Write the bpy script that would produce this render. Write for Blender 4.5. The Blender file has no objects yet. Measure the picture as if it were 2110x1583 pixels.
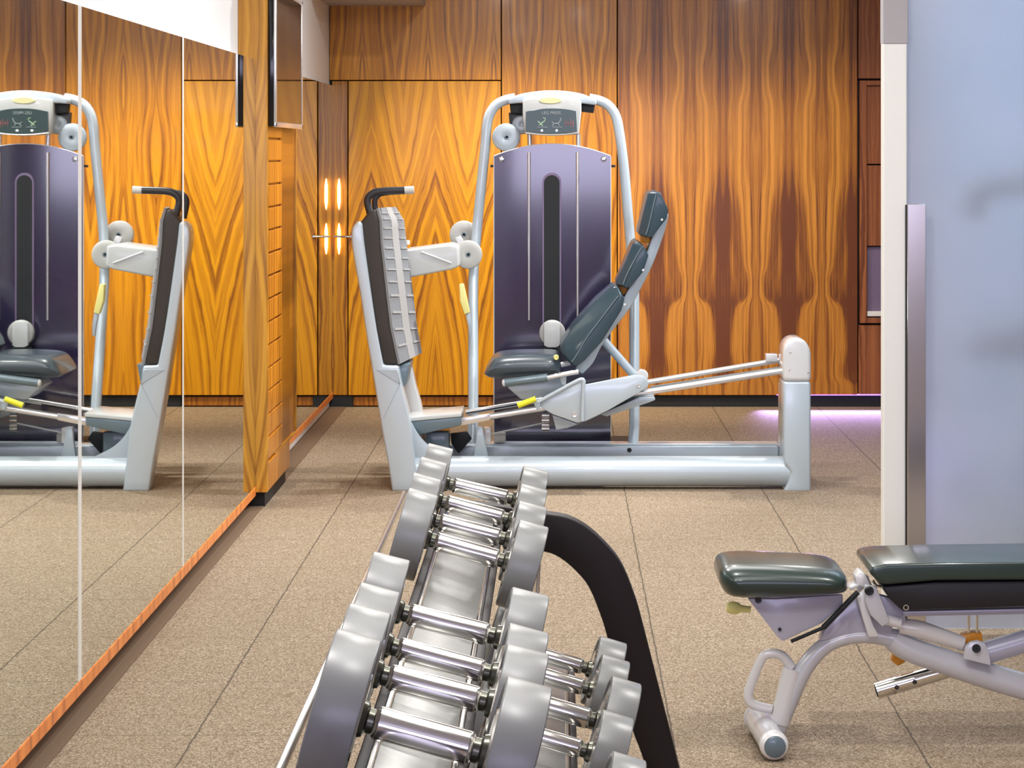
import bpy, bmesh, math, random
from mathutils import Vector, Matrix
random.seed(7)
C = bpy.context.scene.collection
# ------------------------------------------------------------------ camera constants
F, H, VX, VY = 4862.0, 1.6, 1151.0, 313.0      # focal (px of 2110), eye height, vanishing point
def P(px, py, D):
    return Vector(((px-VX)*D/F, D, H-(py-VY)*D/F))
def XZ(pts, D):
    return [((px-VX)*D/F, H-(py-VY)*D/F) for px, py in pts]
cam_d = bpy.data.cameras.new('camera'); cam = bpy.data.objects.new('camera', cam_d); C.objects.link(cam)
cam.location = (0, 0, H); cam.rotation_euler = (math.pi/2, 0, 0)
cam_d.sensor_width = 36; cam_d.lens = F/2110*36
cam_d.shift_x = (1055-VX)/2110; cam_d.shift_y = (VY-791.5)/2110
cam_d.clip_end = 100
bpy.context.scene.camera = cam

# ------------------------------------------------------------------ materials
def mat(name, col, rough=.5, metal=0., coat=0., spec=.5, trans=0., emis=None, es=0., ior=1.45):
    m = bpy.data.materials.new(name); m.use_nodes = True
    b = m.node_tree.nodes['Principled BSDF']
    b.inputs['Base Color'].default_value = (*col, 1)
    b.inputs['Roughness'].default_value = rough
    b.inputs['Metallic'].default_value = metal
    b.inputs['Coat Weight'].default_value = coat
    b.inputs['Coat Roughness'].default_value = .08
    b.inputs['Specular IOR Level'].default_value = spec
    b.inputs['Transmission Weight'].default_value = trans
    b.inputs['IOR'].default_value = ior
    if emis:
        b.inputs['Emission Color'].default_value = (*emis, 1); b.inputs['Emission Strength'].default_value = es
    return m
class NT:
    def __init__(s, m): s.t = m.node_tree; s.b = s.t.nodes['Principled BSDF']
    def n(s, typ, **kw):
        k = s.t.nodes.new(typ)
        for a, v in kw.items(): setattr(k, a, v)
        return k
    def l(s, a, b): s.t.links.new(a, b)
    def m(s, op, a, b=None, c=None, clamp=False):
        k = s.n('ShaderNodeMath', operation=op); k.use_clamp = clamp
        for i, v in enumerate((a, b, c)):
            if v is None: continue
            if isinstance(v, (int, float)): k.inputs[i].default_value = v
            else: s.l(v, k.inputs[i])
        return k.outputs[0]
    def vec(s, x, y, z=0.):
        k = s.n('ShaderNodeCombineXYZ')
        for i, v in enumerate((x, y, z)):
            if isinstance(v, (int, float)): k.inputs[i].default_value = v
            else: s.l(v, k.inputs[i])
        return k.outputs[0]
    def noise(s, v, scale, detail=3, rough=.5):
        k = s.n('ShaderNodeTexNoise'); k.inputs['Scale'].default_value = scale
        k.inputs['Detail'].default_value = detail; k.inputs['Roughness'].default_value = rough
        s.l(v, k.inputs['Vector']); return k.outputs['Fac']
    def ramp(s, f, stops, interp='LINEAR'):
        k = s.n('ShaderNodeValToRGB'); k.color_ramp.interpolation = interp
        e = k.color_ramp.elements
        while len(e) < len(stops): e.new(.5)
        for i, (p, c) in enumerate(stops): e[i].position = p; e[i].color = (*c, 1)
        s.l(f, k.inputs[0]); return k.outputs[0]
    def mix(s, f, a, b, bt='MIX'):
        k = s.n('ShaderNodeMix', data_type='RGBA', blend_type=bt)
        for i, v in ((0, f), (6, a), (7, b)):
            if isinstance(v, (int, float)): k.inputs[i].default_value = v
            elif isinstance(v, tuple): k.inputs[i].default_value = (*v, 1)
            else: s.l(v, k.inputs[i])
        return k.outputs[2]

def add_grain(m, scale=300, amt=.12, bump=0.0):
    """fine procedural colour variation so no surface is perfectly flat"""
    t = NT(m); col = tuple(t.b.inputs['Base Color'].default_value)[:3]
    tc = t.n('ShaderNodeTexCoord')
    f = t.noise(tc.outputs['Object'], scale, 3, .6)
    c = t.mix(f, tuple(x*(1-amt) for x in col), tuple(min(1, x*(1+amt)) for x in col))
    t.l(c, t.b.inputs['Base Color'])
    if bump:
        bp = t.n('ShaderNodeBump'); bp.inputs['Strength'].default_value = bump; bp.inputs['Distance'].default_value = .002
        t.l(f, bp.inputs['Height']); t.l(bp.outputs[0], t.b.inputs['Normal'])
    return m

def wood(name, axis='x', period=.41, phase=0., prof=None, gold=(.80,.36,.035), mid=(.56,.21,.022), dark=(.20,.06,.012),
         darkz=None, zmax=2.8, lines=7.0, rough=.32, shift=None, wobble=.10, fine=.35, straight=0.):
    """book-matched veneer: grain folded about every leaf joint, figure follows a width profile over the height"""
    m = mat(name, (1, 1, 1), rough, coat=.10); t = NT(m)
    g = t.n('ShaderNodeNewGeometry'); sp = t.n('ShaderNodeSeparateXYZ'); t.l(g.outputs['Position'], sp.inputs[0])
    s = sp.outputs[0] if axis == 'x' else sp.outputs[1]; z = sp.outputs[2]
    u = t.m('PINGPONG', t.m('SUBTRACT', s, phase), period/2)
    leaf = t.m('FLOOR', t.m('DIVIDE', t.m('SUBTRACT', s, phase-period/2), period))
    wob = t.noise(t.vec(t.m('MULTIPLY', u, 5.), t.m('MULTIPLY', z, 1.3), t.m('MULTIPLY', leaf, .04)), 1.0, 4, .55)
    wob2 = t.noise(t.vec(t.m('MULTIPLY', u, 30.), t.m('MULTIPLY', z, 4.), 5.), 1.0, 3, .5)
    cur = t.n('ShaderNodeFloatCurve'); cv = cur.mapping.curves[0]
    prof = prof or [(0, .4), (1, .4)]
    pts = [(a/zmax, b) for a, b in prof]
    cv.points[0].location = pts[0]; cv.points[-1].location = pts[-1]
    for p in pts[1:-1]: cv.points.new(*p)
    cur.mapping.update()
    t.l(t.m('DIVIDE', z, zmax), cur.inputs['Value']); w = cur.outputs[0]
    uu = t.m('ADD', u, t.m('ADD', t.m('MULTIPLY', t.m('SUBTRACT', wob, .5), wobble), t.m('MULTIPLY', t.m('SUBTRACT', wob2, .5), .012)))
    if shift:
        cs = t.n('ShaderNodeFloatCurve'); c3 = cs.mapping.curves[0]
        p3 = [(a/zmax, b) for a, b in shift]
        c3.points[0].location = p3[0]; c3.points[-1].location = p3[-1]
        for p in p3[1:-1]: c3.points.new(*p)
        cs.mapping.update(); t.l(t.m('DIVIDE', z, zmax), cs.inputs['Value'])
        uu = t.m('ADD', uu, t.m('MULTIPLY', cs.outputs[0], .5))
    gg = t.m('DIVIDE', uu, t.m('MULTIPLY', w, period/2))            # 1 on the figure's outline
    gl = t.m('ADD', t.m('SMOOTH_MIN', gg, 1.25, .5), t.m('MULTIPLY', u, 5.)) if darkz else gg
    st1 = t.noise(t.vec(t.m('MULTIPLY', gl, lines), t.m('MULTIPLY', z, .35), 1.), 1.0, 5, .6)
    st2 = t.noise(t.vec(t.m('MULTIPLY', gl, lines*6), t.m('MULTIPLY', z, 2.), 2.), 1.0, 3, .6)
    fib = t.noise(t.vec(t.m('MULTIPLY', s, 220.), t.m('MULTIPLY', z, 9.), 3.), 1.0, 2, .6)
    big = t.noise(t.vec(t.m('MULTIPLY', s, .8), t.m('MULTIPLY', z, .6), 9.), 1.0, 2, .5)
    f = t.m('ADD', t.m('ADD', t.m('MULTIPLY', st1, 1.9), t.m('MULTIPLY', st2, fine)), t.m('MULTIPLY', fib, .12))
    if straight:
        st3 = t.noise(t.vec(t.m('MULTIPLY', u, 38.), t.m('MULTIPLY', z, .9), 7.), 1.0, 4, .6)
        f = t.m('ADD', f, t.m('MULTIPLY', t.m('SUBTRACT', st3, .5), straight))
    f = t.m('ADD', t.m('SUBTRACT', f, .72+(fine-.35)*.5), t.m('MULTIPLY', t.m('SUBTRACT', big, .5), .25))
    if darkz:
        cur2 = t.n('ShaderNodeFloatCurve'); c2 = cur2.mapping.curves[0]
        p2 = [(a/zmax, b) for a, b in darkz]
        c2.points[0].location = p2[0]; c2.points[-1].location = p2[-1]
        for p in p2[1:-1]: c2.points.new(*p)
        cur2.mapping.update(); t.l(t.m('DIVIDE', z, zmax), cur2.inputs['Value'])
        edge = t.n('ShaderNodeMapRange'); edge.interpolation_type = 'SMOOTHSTEP'
        edge.inputs['From Min'].default_value = .85; edge.inputs['From Max'].default_value = 1.25
        t.l(gg, edge.inputs['Value'])
        f = t.m('SUBTRACT', f, t.m('MULTIPLY', t.m('MULTIPLY', edge.outputs[0], cur2.outputs[0]), t.m('ADD', .35, t.m('MULTIPLY', wob2, 1.3))))
    col = t.ramp(f, [(.08, dark), (.36, mid), (.62, gold), (.92, tuple(min(1, c*1.18) for c in gold))])
    t.l(col, t.b.inputs['Base Color'])
    bp = t.n('ShaderNodeBump'); bp.inputs['Strength'].default_value = .04; bp.inputs['Distance'].default_value = .002
    t.l(fib, bp.inputs['Height']); t.l(bp.outputs[0], t.b.inputs['Normal'])
    return m

def zy(y, D=14.78): return H-(y-VY)*D/F
def xp(px, D=14.78): return (px-VX)*D/F
# figure profile of the tall panels (height, width of the light lens), read off the veneer
prof_wall = [(0, .9), (zy(800), .95), (zy(770), .55), (zy(715), .66), (zy(650), .62), (zy(618), .36), (zy(595), .22), (zy(540), .34), (zy(430), .46), (zy(330), .62), (zy(230), .60), (zy(160), .40), (zy(80), .55), (2.8, .60)]
dark_wall = [(0, .15), (zy(790), .2), (zy(740), .30), (zy(640), .40), (zy(560), .30), (zy(450), .30), (zy(330), .16), (zy(200), .14), (2.8, .16)]
sh_door = [(0, .02), (.4, .08), (1.0, .32), (1.6, .66), (2.05, .80), (2.8, .80)]
sh_mid = [(0, .1), (.4, .16), (.8, .14), (1.2, .24), (1.6, .32), (2.0, .26), (2.4, .34), (2.8, .34)]
M = {}
RD = dict(gold=(.56,.235,.035), mid=(.37,.135,.020), dark=(.15,.045,.016))
OR = dict(gold=(.66,.30,.005), mid=(.48,.19,.003), dark=(.22,.068,.002))
M['wood_r'] = wood('walnut_veneer_right', 'x', .412, xp(1422), prof_wall, darkz=dark_wall, lines=2.6, wobble=.07, fine=.80, straight=.8, **RD)
M['wood_m'] = wood('walnut_veneer_middle', 'x', .412, xp(1153), [(0,.5),(2.8,.5)], lines=4, shift=sh_mid, fine=.5, wobble=.05, straight=.8, gold=(.66,.285,.008), mid=(.46,.17,.005), dark=(.19,.056,.003))
M['wood_door'] = wood('walnut_veneer_door', 'x', .402, xp(765), [(0,.5),(2.8,.5)], lines=4.2, shift=sh_door, fine=.40, wobble=.07, straight=.25, **OR)
M['wood_corner'] = wood('walnut_veneer_corner', 'x', .5, xp(640), [(0,.5),(2.8,.5)], lines=7, gold=(.48,.215,.010), mid=(.33,.125,.006), dark=(.15,.045,.004))
M['wood_side'] = wood('walnut_veneer_plain', 'x', .5, xp(640), [(0,.5),(2.8,.5)], lines=7, gold=(.40,.145,.014), mid=(.24,.075,.008), dark=(.10,.028,.006))
M['wood_red'] = wood('walnut_veneer_red', 'x', .6, xp(1700), [(0,.6),(2.8,.6)], lines=10, fine=.5, gold=(.36,.13,.05), mid=(.26,.085,.035), dark=(.14,.04,.02))
M['wood_pillar'] = wood('walnut_veneer_pillar', 'x', .30, -1.29, [(0,.35),(2.8,.35)], lines=2.6, wobble=.04, straight=.5, shift=[(0,.1),(.7,.3),(1.4,.22),(2.1,.4),(2.8,.3)], gold=(.60,.29,.030), mid=(.44,.19,.018), dark=(.27,.105,.012))
M['wood_pillar_y'] = wood('walnut_veneer_pillar_side', 'y', .5, 11.0, [(0,.5),(2.8,.5)], lines=4, shift=[(0,.1),(1.4,.5),(2.8,.2)], gold=(.66,.26,.02), mid=(.44,.145,.012), dark=(.18,.055,.01))
M['wood_trim'] = wood('walnut_edge', 'y', 1.2, 8.0, [(0,.6),(2.8,.6)], lines=6, gold=(.95,.30,.05), mid=(.75,.20,.03), dark=(.30,.07,.015))
# rubber tile floor
def floor_mat():
    m = mat('speckled_rubber_tile', (.3,.25,.2), .82, spec=.25); t = NT(m)
    g = t.n('ShaderNodeNewGeometry'); sp = t.n('ShaderNodeSeparateXYZ'); t.l(g.outputs['Position'], sp.inputs[0])
    pos = g.outputs['Position']
    n1 = t.noise(pos, 330, 2, .75); n2 = t.noise(pos, 120, 3, .6); n3 = t.noise(pos, 2.6, 5, .6)
    v = t.n('ShaderNodeTexVoronoi'); v.inputs['Scale'].default_value = 240; t.l(pos, v.inputs['Vector'])
    vs = t.n('ShaderNodeSeparateColor'); t.l(v.outputs['Color'], vs.inputs[0])
    f = t.m('ADD', t.m('MULTIPLY', n1, .55), t.m('ADD', t.m('MULTIPLY', n2, .25), t.m('MULTIPLY', vs.outputs[0], .30)))
    col = t.ramp(f, [(.36, (.070,.044,.026)), (.48, (.192,.132,.086)), (.57, (.29,.212,.148)), (.71, (.56,.47,.36))])
    col = t.mix(t.m('MULTIPLY', n3, .55), col, (.235,.175,.105))
    def seam(c, o):
        a = t.m('ABSOLUTE', t.m('SUBTRACT', t.m('FRACT', t.m('DIVIDE', t.m('SUBTRACT', c, o), .6535)), .5))
        return t.m('GREATER_THAN', a, .5-.0042)
    wx = t.m('ADD', sp.outputs[0], t.m('MULTIPLY', t.m('SUBTRACT', t.noise(pos, 9, 3), .5), .012))
    s = t.m('MAXIMUM', seam(wx, .312), t.m('MULTIPLY', seam(sp.outputs[1], 6.468), .55))
    col = t.mix(t.m('MULTIPLY', s, .75), col, (.055,.04,.03))
    t.l(col, t.b.inputs['Base Color'])
    bp = t.n('ShaderNodeBump'); bp.inputs['Strength'].default_value = .35; bp.inputs['Distance'].default_value = .002
    t.l(t.m('SUBTRACT', f, s), bp.inputs['Height']); t.l(bp.outputs[0], t.b.inputs['Normal'])
    return m
M['floor'] = floor_mat()
M['floor_shade'] = add_grain(mat('shaded_floor_rubber', (.17,.115,.075), .85, spec=.2), 330, .75, .2)  # floor colour darkened to stand for shade along the mirror
M['white'] = add_grain(mat('white_plaster', (.82,.82,.83), .7), 60, .02)
M['white_post'] = add_grain(mat('white_lacquer_post', (.84,.84,.81), .4), 60, .02)
M['grey_plaster'] = add_grain(mat('grey_plaster', (.42,.40,.42), .8), 60, .04)
M['rear'] = add_grain(mat('beige_grey_plaster', (.34,.29,.24), .8), 30, .04)
M['lilac'] = add_grain(mat('lilac_plaster', (.36,.42,.56), .8), 30, .03)
M['ceil'] = add_grain(mat('ceiling_white', (.7,.7,.7), .9), 30, .02)
M['black'] = add_grain(mat('black_matt', (.012,.014,.017), .6), 80, .3)
M['blackgloss'] = add_grain(mat('black_gloss', (.010,.010,.012), .12), 50, .2)
M['mirror'] = mat('silvered_mirror', (.88,.91,.86), .012, 1.0)
M['edge'] = mat('mirror_edge', (.88,.88,.86), .35, .2)
M['screen'] = mat('glossy_screen', (.010,.008,.008), .05, spec=.22)
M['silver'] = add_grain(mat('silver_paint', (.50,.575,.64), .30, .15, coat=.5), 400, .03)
M['bench_paint'] = add_grain(mat('pale_silver_bench_paint', (.62,.63,.68), .28, .1, coat=.5), 400, .03)
M['bench_white'] = add_grain(mat('off_white_bench_paint', (.76,.75,.75), .28, .05, coat=.5), 400, .03)
M['bench_lilac'] = add_grain(mat('lilac_grey_bench_plate', (.48,.48,.60), .32, .1, coat=.3), 400, .03)
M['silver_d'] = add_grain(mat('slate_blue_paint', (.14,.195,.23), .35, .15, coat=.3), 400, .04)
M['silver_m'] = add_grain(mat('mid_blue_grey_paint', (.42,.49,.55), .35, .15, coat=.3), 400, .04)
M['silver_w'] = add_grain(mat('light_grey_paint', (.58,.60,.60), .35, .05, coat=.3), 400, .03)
M['cap'] = add_grain(mat('pale_plastic_cap', (.66,.66,.68), .18, .0, coat=.8), 300, .03)
M['disc'] = add_grain(mat('grey_plastic_disc', (.50,.50,.48), .45), 300, .04)
M['chrome'] = mat('chrome', (.80,.79,.76), .13, 1.0)
M['brushed'] = mat('polished_steel', (.72,.69,.65), .20, 1.0)
M['tube_w'] = add_grain(mat('polished_rail', (.80,.80,.80), .22, .75), 300, .02)
M['slate_pad'] = add_grain(mat('slate_upholstery', (.026,.052,.072), .34, coat=.25), 250, .12, .05)
M['seat_pad'] = add_grain(mat('grey_upholstery', (.050,.070,.088), .32, coat=.3), 250, .12, .05)
M['green_pad'] = add_grain(mat('black_green_upholstery', (.022,.040,.035), .30, coat=.35), 250, .15, .05)
M['pad_under'] = add_grain(mat('black_board', (.014,.014,.018), .45), 100, .3)
M['brownblack'] = add_grain(mat('dark_rubber_side', (.035,.027,.023), .5), 120, .2)
M['tread'] = add_grain(mat('grey_tread_rubber', (.22,.23,.25), .55), 200, .06)
M['tread_l'] = add_grain(mat('pale_tread_rubber', (.36,.355,.355), .55), 200, .04)
M['grip'] = add_grain(mat('black_grip_rubber', (.03,.03,.036), .38), 200, .2)
M['yellow'] = add_grain(mat('yellow_plastic', (.82,.80,.03), .4), 200, .03)
M['yellow_p'] = add_grain(mat('pale_yellow_plastic', (.86,.80,.30), .4), 200, .03)
M['logo'] = mat('pale_yellow_badge', (.85,.82,.45), .4)
M['lcd'] = mat('dark_green_display', (.030,.062,.060), .3, coat=.2)
M['icon_g'] = mat('pale_green_print', (.42,.62,.42), .5)
M['icon_w'] = mat('pale_grey_print', (.36,.44,.45), .5)
M['icon_r'] = mat('dull_red_print', (.42,.16,.17), .5)
M['ledw'] = mat('white_lamp', (.9,.9,.9), .3, emis=(.9,.95,1), es=.9)
M['orange'] = add_grain(mat('orange_plastic', (.70,.28,.02), .4), 200, .1)
M['rack'] = add_grain(mat('black_brown_powder_coat', (.012,.008,.008), .5, spec=.3), 300, .2)
M['iron'] = add_grain(mat('grey_urethane_weight', (.185,.188,.185), .36, .0, spec=.8), 350, .06)
M['collar'] = mat('dark_steel_collar', (.10,.10,.08), .28, .9)
M['highlight_glow'] = mat('warm_highlight_glow', (1,.8,.3), .4, emis=(1., .72, .22), es=5.)  # glowing stand-in for a warm highlight beside the door
M['led'] = mat('violet_led', (.5,.3,1), .4, emis=(.42,.20,1.), es=2.)
M['violet'] = add_grain(mat('violet_grey_film', (.20,.15,.26), .3), 60, .1)
def cover_mat():
    m = mat('smoked_violet_acrylic', (.045,.032,.075), .13, coat=.8, spec=1.0); t = NT(m)
    tc = t.n('ShaderNodeTexCoord'); f = t.noise(tc.outputs['Object'], 5, 3, .5)
    t.l(t.ramp(f, [(.2, (.017,.017,.042)), (.8, (.036,.021,.062))]), t.b.inputs['Base Color']); return m
M['cover'] = cover_mat()
def frosted():
    m = mat('frosted_glass', (.70,.78,.9), .5, trans=.72, ior=1.2); t = NT(m)
    tc = t.n('ShaderNodeTexCoord'); f = t.noise(tc.outputs['Object'], 2.2, 3, .5)
    t.l(t.ramp(f, [(.3, (.62,.70,.82)), (.7, (.70,.76,.88))]), t.b.inputs['Base Color']); return m
M['glass'] = frosted()

# ------------------------------------------------------------------ geometry helpers
ORG = {}
def finish(name, bm, m, parent=None, smooth=True, angle=38, kind=None):
    me = bpy.data.meshes.new(name)
    bmesh.ops.recalc_face_normals(bm, faces=bm.faces[:])
    org = ORG.get(parent.name, Vector((0,0,0))) if parent else Vector((0,0,0))
    if org.length: bmesh.ops.translate(bm, verts=bm.verts[:], vec=-org)
    bm.to_mesh(me); bm.free()
    if isinstance(m, str): m = M[m]
    me.materials.append(m)
    if smooth:
        for p in me.polygons: p.use_smooth = True
        me.set_sharp_from_angle(angle=math.radians(angle))
    o = bpy.data.objects.new(name, me); C.objects.link(o)
    if parent: o.parent = parent; ORG[o.name] = org
    if kind: o['kind'] = kind
    return o
def thing(name, label, cat, loc=(0,0,0), group=None):
    o = bpy.data.objects.new(name, None); C.objects.link(o); o.location = loc
    o.empty_display_size = .1
    o['label'] = label; o['category'] = cat
    if group: o['group'] = group
    ORG[o.name] = Vector(loc); return o
def tag(o, label, cat, group=None):
    o['label'] = label; o['category'] = cat
    if group: o['group'] = group
    return o
def bev(bm, w, seg=2, ang=30, geom=None):
    es = [e for e in (geom or bm.edges) if len(e.link_faces) == 2 and e.calc_face_angle(0) > math.radians(ang)]
    if es and w > 0: bmesh.ops.bevel(bm, geom=es, offset=w, segments=seg, profile=.5, affect='EDGES', clamp_overlap=True)
def box(x0, x1, y0, y1, z0, z1, b=0., seg=2, bm=None):
    t = bmesh.new()
    bmesh.ops.create_cube(t, size=1)
    bmesh.ops.scale(t, vec=(x1-x0, y1-y0, z1-z0), verts=t.verts[:])
    bmesh.ops.translate(t, vec=((x0+x1)/2, (y0+y1)/2, (z0+z1)/2), verts=t.verts[:])
    if b: bev(t, b, seg)
    return join(bm, t)
def join(bm, t):
    if bm is None: return t
    me = bpy.data.meshes.new('tmp'); t.to_mesh(me); t.free(); bm.from_mesh(me); bpy.data.meshes.remove(me); return bm
def prism(poly, y0, y1, b=0., seg=2, bm=None, ang=30):
    """poly: list of (x,z); extruded along y"""
    t = bmesh.new()
    a = [t.verts.new((x, y0, z)) for x, z in poly]; c = [t.verts.new((x, y1, z)) for x, z in poly]
    t.faces.new(a); t.faces.new(c[::-1]); n = len(poly)
    for i in range(n): t.faces.new((a[i], c[i], c[(i+1) % n], a[(i+1) % n]))
    bmesh.ops.recalc_face_normals(t, faces=t.faces[:])
    if b: bev(t, b, seg, ang)
    bmesh.ops.triangulate(t, faces=[f for f in t.faces if len(f.verts) > 4])
    return join(bm, t)
def loft(polys, b=0., seg=2, ang=20, cap=True):
    """polys: list of (y, [(x,z)...]) with equal counts"""
    t = bmesh.new(); rings = [[t.verts.new((x, y, z)) for x, z in p] for y, p in polys]
    n = len(rings[0])
    for a, c in zip(rings, rings[1:]):
        for i in range(n): t.faces.new((a[i], c[i], c[(i+1) % n], a[(i+1) % n]))
    t.faces.new(rings[0]); t.faces.new(rings[-1][::-1])
    bmesh.ops.recalc_face_normals(t, faces=t.faces[:])
    if b: bev(t, b, seg, ang)
    bmesh.ops.triangulate(t, faces=[f for f in t.faces if len(f.verts) > 4])
    return t
def cushion(poly, y0, y1, rx, rz, ry, k=6):
    """rounded cushion: the outline shrinks towards both ends along a quarter ellipse"""
    xs = [p[0] for p in poly]; zs = [p[1] for p in poly]
    cx, cz = (min(xs)+max(xs))/2, (min(zs)+max(zs))/2; hx, hz = (max(xs)-min(xs))/2, (max(zs)-min(zs))/2
    L = []
    def ring(y, e):
        return (y, [(cx+(x-cx)*(1-e*rx/hx), cz+(z-cz)*(1-e*rz/hz)) for x, z in poly])
    # quarter ellipse, from the end face inwards
    L = []
    for i in range(k+1):
        a = math.pi/2*i/k; L.append(ring(y0+ry*(1-math.cos(a)), 1-math.sin(a)))
    M_ = [(y0+y1-y, p) for y, p in L][::-1]
    return loft(L+M_)
def spline(pts, k=6):
    pts = [Vector(p) for p in pts]
    if len(pts) < 3: return pts
    out = []; q = [pts[0]*2-pts[1]]+pts+[pts[-1]*2-pts[-2]]
    for i in range(1, len(q)-2):
        p0, p1, p2, p3 = q[i-1:i+3]
        for j in range(k):
            t = j/k
            out.append(.5*((2*p1)+(p2-p0)*t+(2*p0-5*p1+4*p2-p3)*t*t+(3*p1-p0-3*p2+p3)*t**3))
    out.append(pts[-1]); return out
def smooth2(pts, k=4):
    r = spline([Vector((a, 0, b)) for a, b in pts], k); return [(v.x, v.z) for v in r]
def closed2(pts, k=4):
    n = len(pts); out = []
    v = [Vector(p) for p in pts]
    for i in range(n):
        p0, p1, p2, p3 = v[(i-1) % n], v[i], v[(i+1) % n], v[(i+2) % n]
        for j in range(k):
            t = j/k
            q = .5*((2*p1)+(p2-p0)*t+(2*p0-5*p1+4*p2-p3)*t*t+(3*p1-p0-3*p2+p3)*t**3); out.append((q.x, q.y))
    return out
def tube(pts, r, n=16, sm=0, cap=True, bm=None, flat=1.0):
    """sweep a circle; r number or list; flat scales the section along world y"""
    if sm:
        if isinstance(r, (list, tuple)):
            rr = spline([Vector((x, 0, 0)) for x in r], sm); r = [v.x for v in rr]
        pts = spline(pts, sm)
    pts = [Vector(p) for p in pts]
    if not isinstance(r, (list, tuple)): r = [r]*len(pts)
    t = bmesh.new(); rings = []
    tan0 = (pts[1]-pts[0]).normalized()
    nrm = tan0.cross(Vector((0, 1, 0)))
    if nrm.length < .1: nrm = tan0.cross(Vector((1, 0, 0)))
    nrm.normalize()
    for i, p in enumerate(pts):
        a = pts[max(i-1, 0)]; b = pts[min(i+1, len(pts)-1)]; tn = (b-a).normalized()
        nrm = (nrm-tn*nrm.dot(tn)).normalized(); bi = tn.cross(nrm)
        ring = []
        for j in range(n):
            an = 2*math.pi*j/n
            off = (nrm*math.cos(an)+bi*math.sin(an))*r[i]; off.y *= flat
            ring.append(t.verts.new(p+off))
        rings.append(ring)
    for a, b in zip(rings, rings[1:]):
        for j in range(n): t.faces.new((a[j], a[(j+1) % n], b[(j+1) % n], b[j]))
    if cap: t.faces.new(rings[0][::-1]); t.faces.new(rings[-1])
    return join(bm, t)
def lathe(prof, org, axis, n=32, bm=None):
    """prof: list of (distance along axis, radius)"""
    axis = Vector(axis).normalized(); org = Vector(org)
    a = axis.orthogonal().normalized(); b = axis.cross(a)
    t = bmesh.new(); rings = []
    for d, r in prof:
        if r < 1e-6: rings.append([t.verts.new(org+axis*d)]); continue
        rings.append([t.verts.new(org+axis*d+(a*math.cos(2*math.pi*j/n)+b*math.sin(2*math.pi*j/n))*r) for j in range(n)])
    for p, q in zip(rings, rings[1:]):
        if len(p) == 1 and len(q) == 1: continue
        for j in range(n):
            k = (j+1) % n
            if len(p) == 1: t.faces.new((p[0], q[k], q[j]))
            elif len(q) == 1: t.faces.new((p[j], p[k], q[0]))
            else: t.faces.new((p[j], p[k], q[k], q[j]))
    if len(rings[0]) > 1: t.faces.new(rings[0][::-1])
    if len(rings[-1]) > 1: t.faces.new(rings[-1])
    return join(bm, t)
def disc(px, py, D, rpx, th=.03, bm=None, dish=True):
    r = rpx*D/F
    pr = [(0, 0), (0, r*.12), (.002, r*.13), (.0, r*.2), (-.001, r*.8), (.004, r*.96), (.010, r), (th, r), (th, 0)]
    return lathe(pr, P(px, py, D), (0, 1, 0), 36, bm)

# ------------------------------------------------------------------ the room
YB = 14.78
def struct(name, bm, m, parent=None, smooth=False): return finish(name, bm, m, parent, smooth, kind='structure')
struct('floor', box(-1.6, 5.0, -3.0, 15.2, -.1, 0), 'floor')
struct('ceiling', box(-1.6, 5.0, -3.0, 15.2, 3.0, 3.1), 'ceil')
struct('wall_left', box(-1.60, -1.438, -3.0, 15.2, 0, 3.0), 'white')
struct('wall_rear', box(-1.438, 5.0, -3.1, -3.0, 0, 3.0), 'rear')
struct('wall_right', box(5.0, 5.1, -3.0, 15.2, 0, 3.0), 'rear')
# back wall in veneer sections, each its own panel; floats over a recessed black plinth
zb, zt = .072, 3.0
dz = zy(166)
wb = struct('wall_back', box(-1.438, 5.0, YB+.06, YB+.16, 0, 3.0), 'black')
g = .0035
def wpanel(name, pa, pb, z0, z1, m, par=wb):
    return struct(name, box(xp(pa)+g, xp(pb)-g, YB, YB+.06, z0+g, z1-g, .002, 1), m, par)
wpanel('veneer_panel', 683, 717, zb, dz, 'wood_corner')
wpanel('veneer_panel', 678, 1033, dz, zt, 'wood_m')
wpanel('veneer_panel', 1033, 1272, zb, zt, 'wood_m')
wpanel('veneer_panel', 1272, 1768, zb, zt, 'wood_r')
wpanel('veneer_panel', 1768, 1960, zy(163), zt, 'wood_red')
wpanel('veneer_panel', 1960, 2800, zb, zt, 'wood_red')
wpanel('veneer_panel', 1768, 1960, zb, zy(669), 'wood_red')
# framed niche panel at the right end of the back wall
fr = struct('trim_1', box(xp(1771), xp(1786), YB-.012, YB+.05, zy(666), zy(166), .003), 'wood_red')
struct('rail', box(xp(1786), xp(1956), YB-.012, YB+.05, zy(666), zy(655), .003), 'wood_red', fr)
struct('rail', box(xp(1786), xp(1956), YB-.012, YB+.05, zy(176), zy(166), .003), 'wood_red', fr)
struct('stile', box(xp(1944), xp(1956), YB-.012, YB+.05, zy(655), zy(176), .003), 'wood_red', fr)
struct('inset_board', box(xp(1786), xp(1944), YB+.012, YB+.05, zy(338), zy(176), .003), 'wood_red', fr)
struct('inset_board', box(xp(1786), xp(1944), YB+.008, YB+.05, zy(507), zy(341), .003), 'wood_red', fr)
struct('violet_panel', box(xp(1788), xp(1944), YB+.03, YB+.05, zy(655), zy(509)), 'violet', fr)
struct('pale_ledge', box(xp(1787), xp(1944), YB-.004, YB+.04, zy(652), zy(642), .003), 'white', fr)
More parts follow.
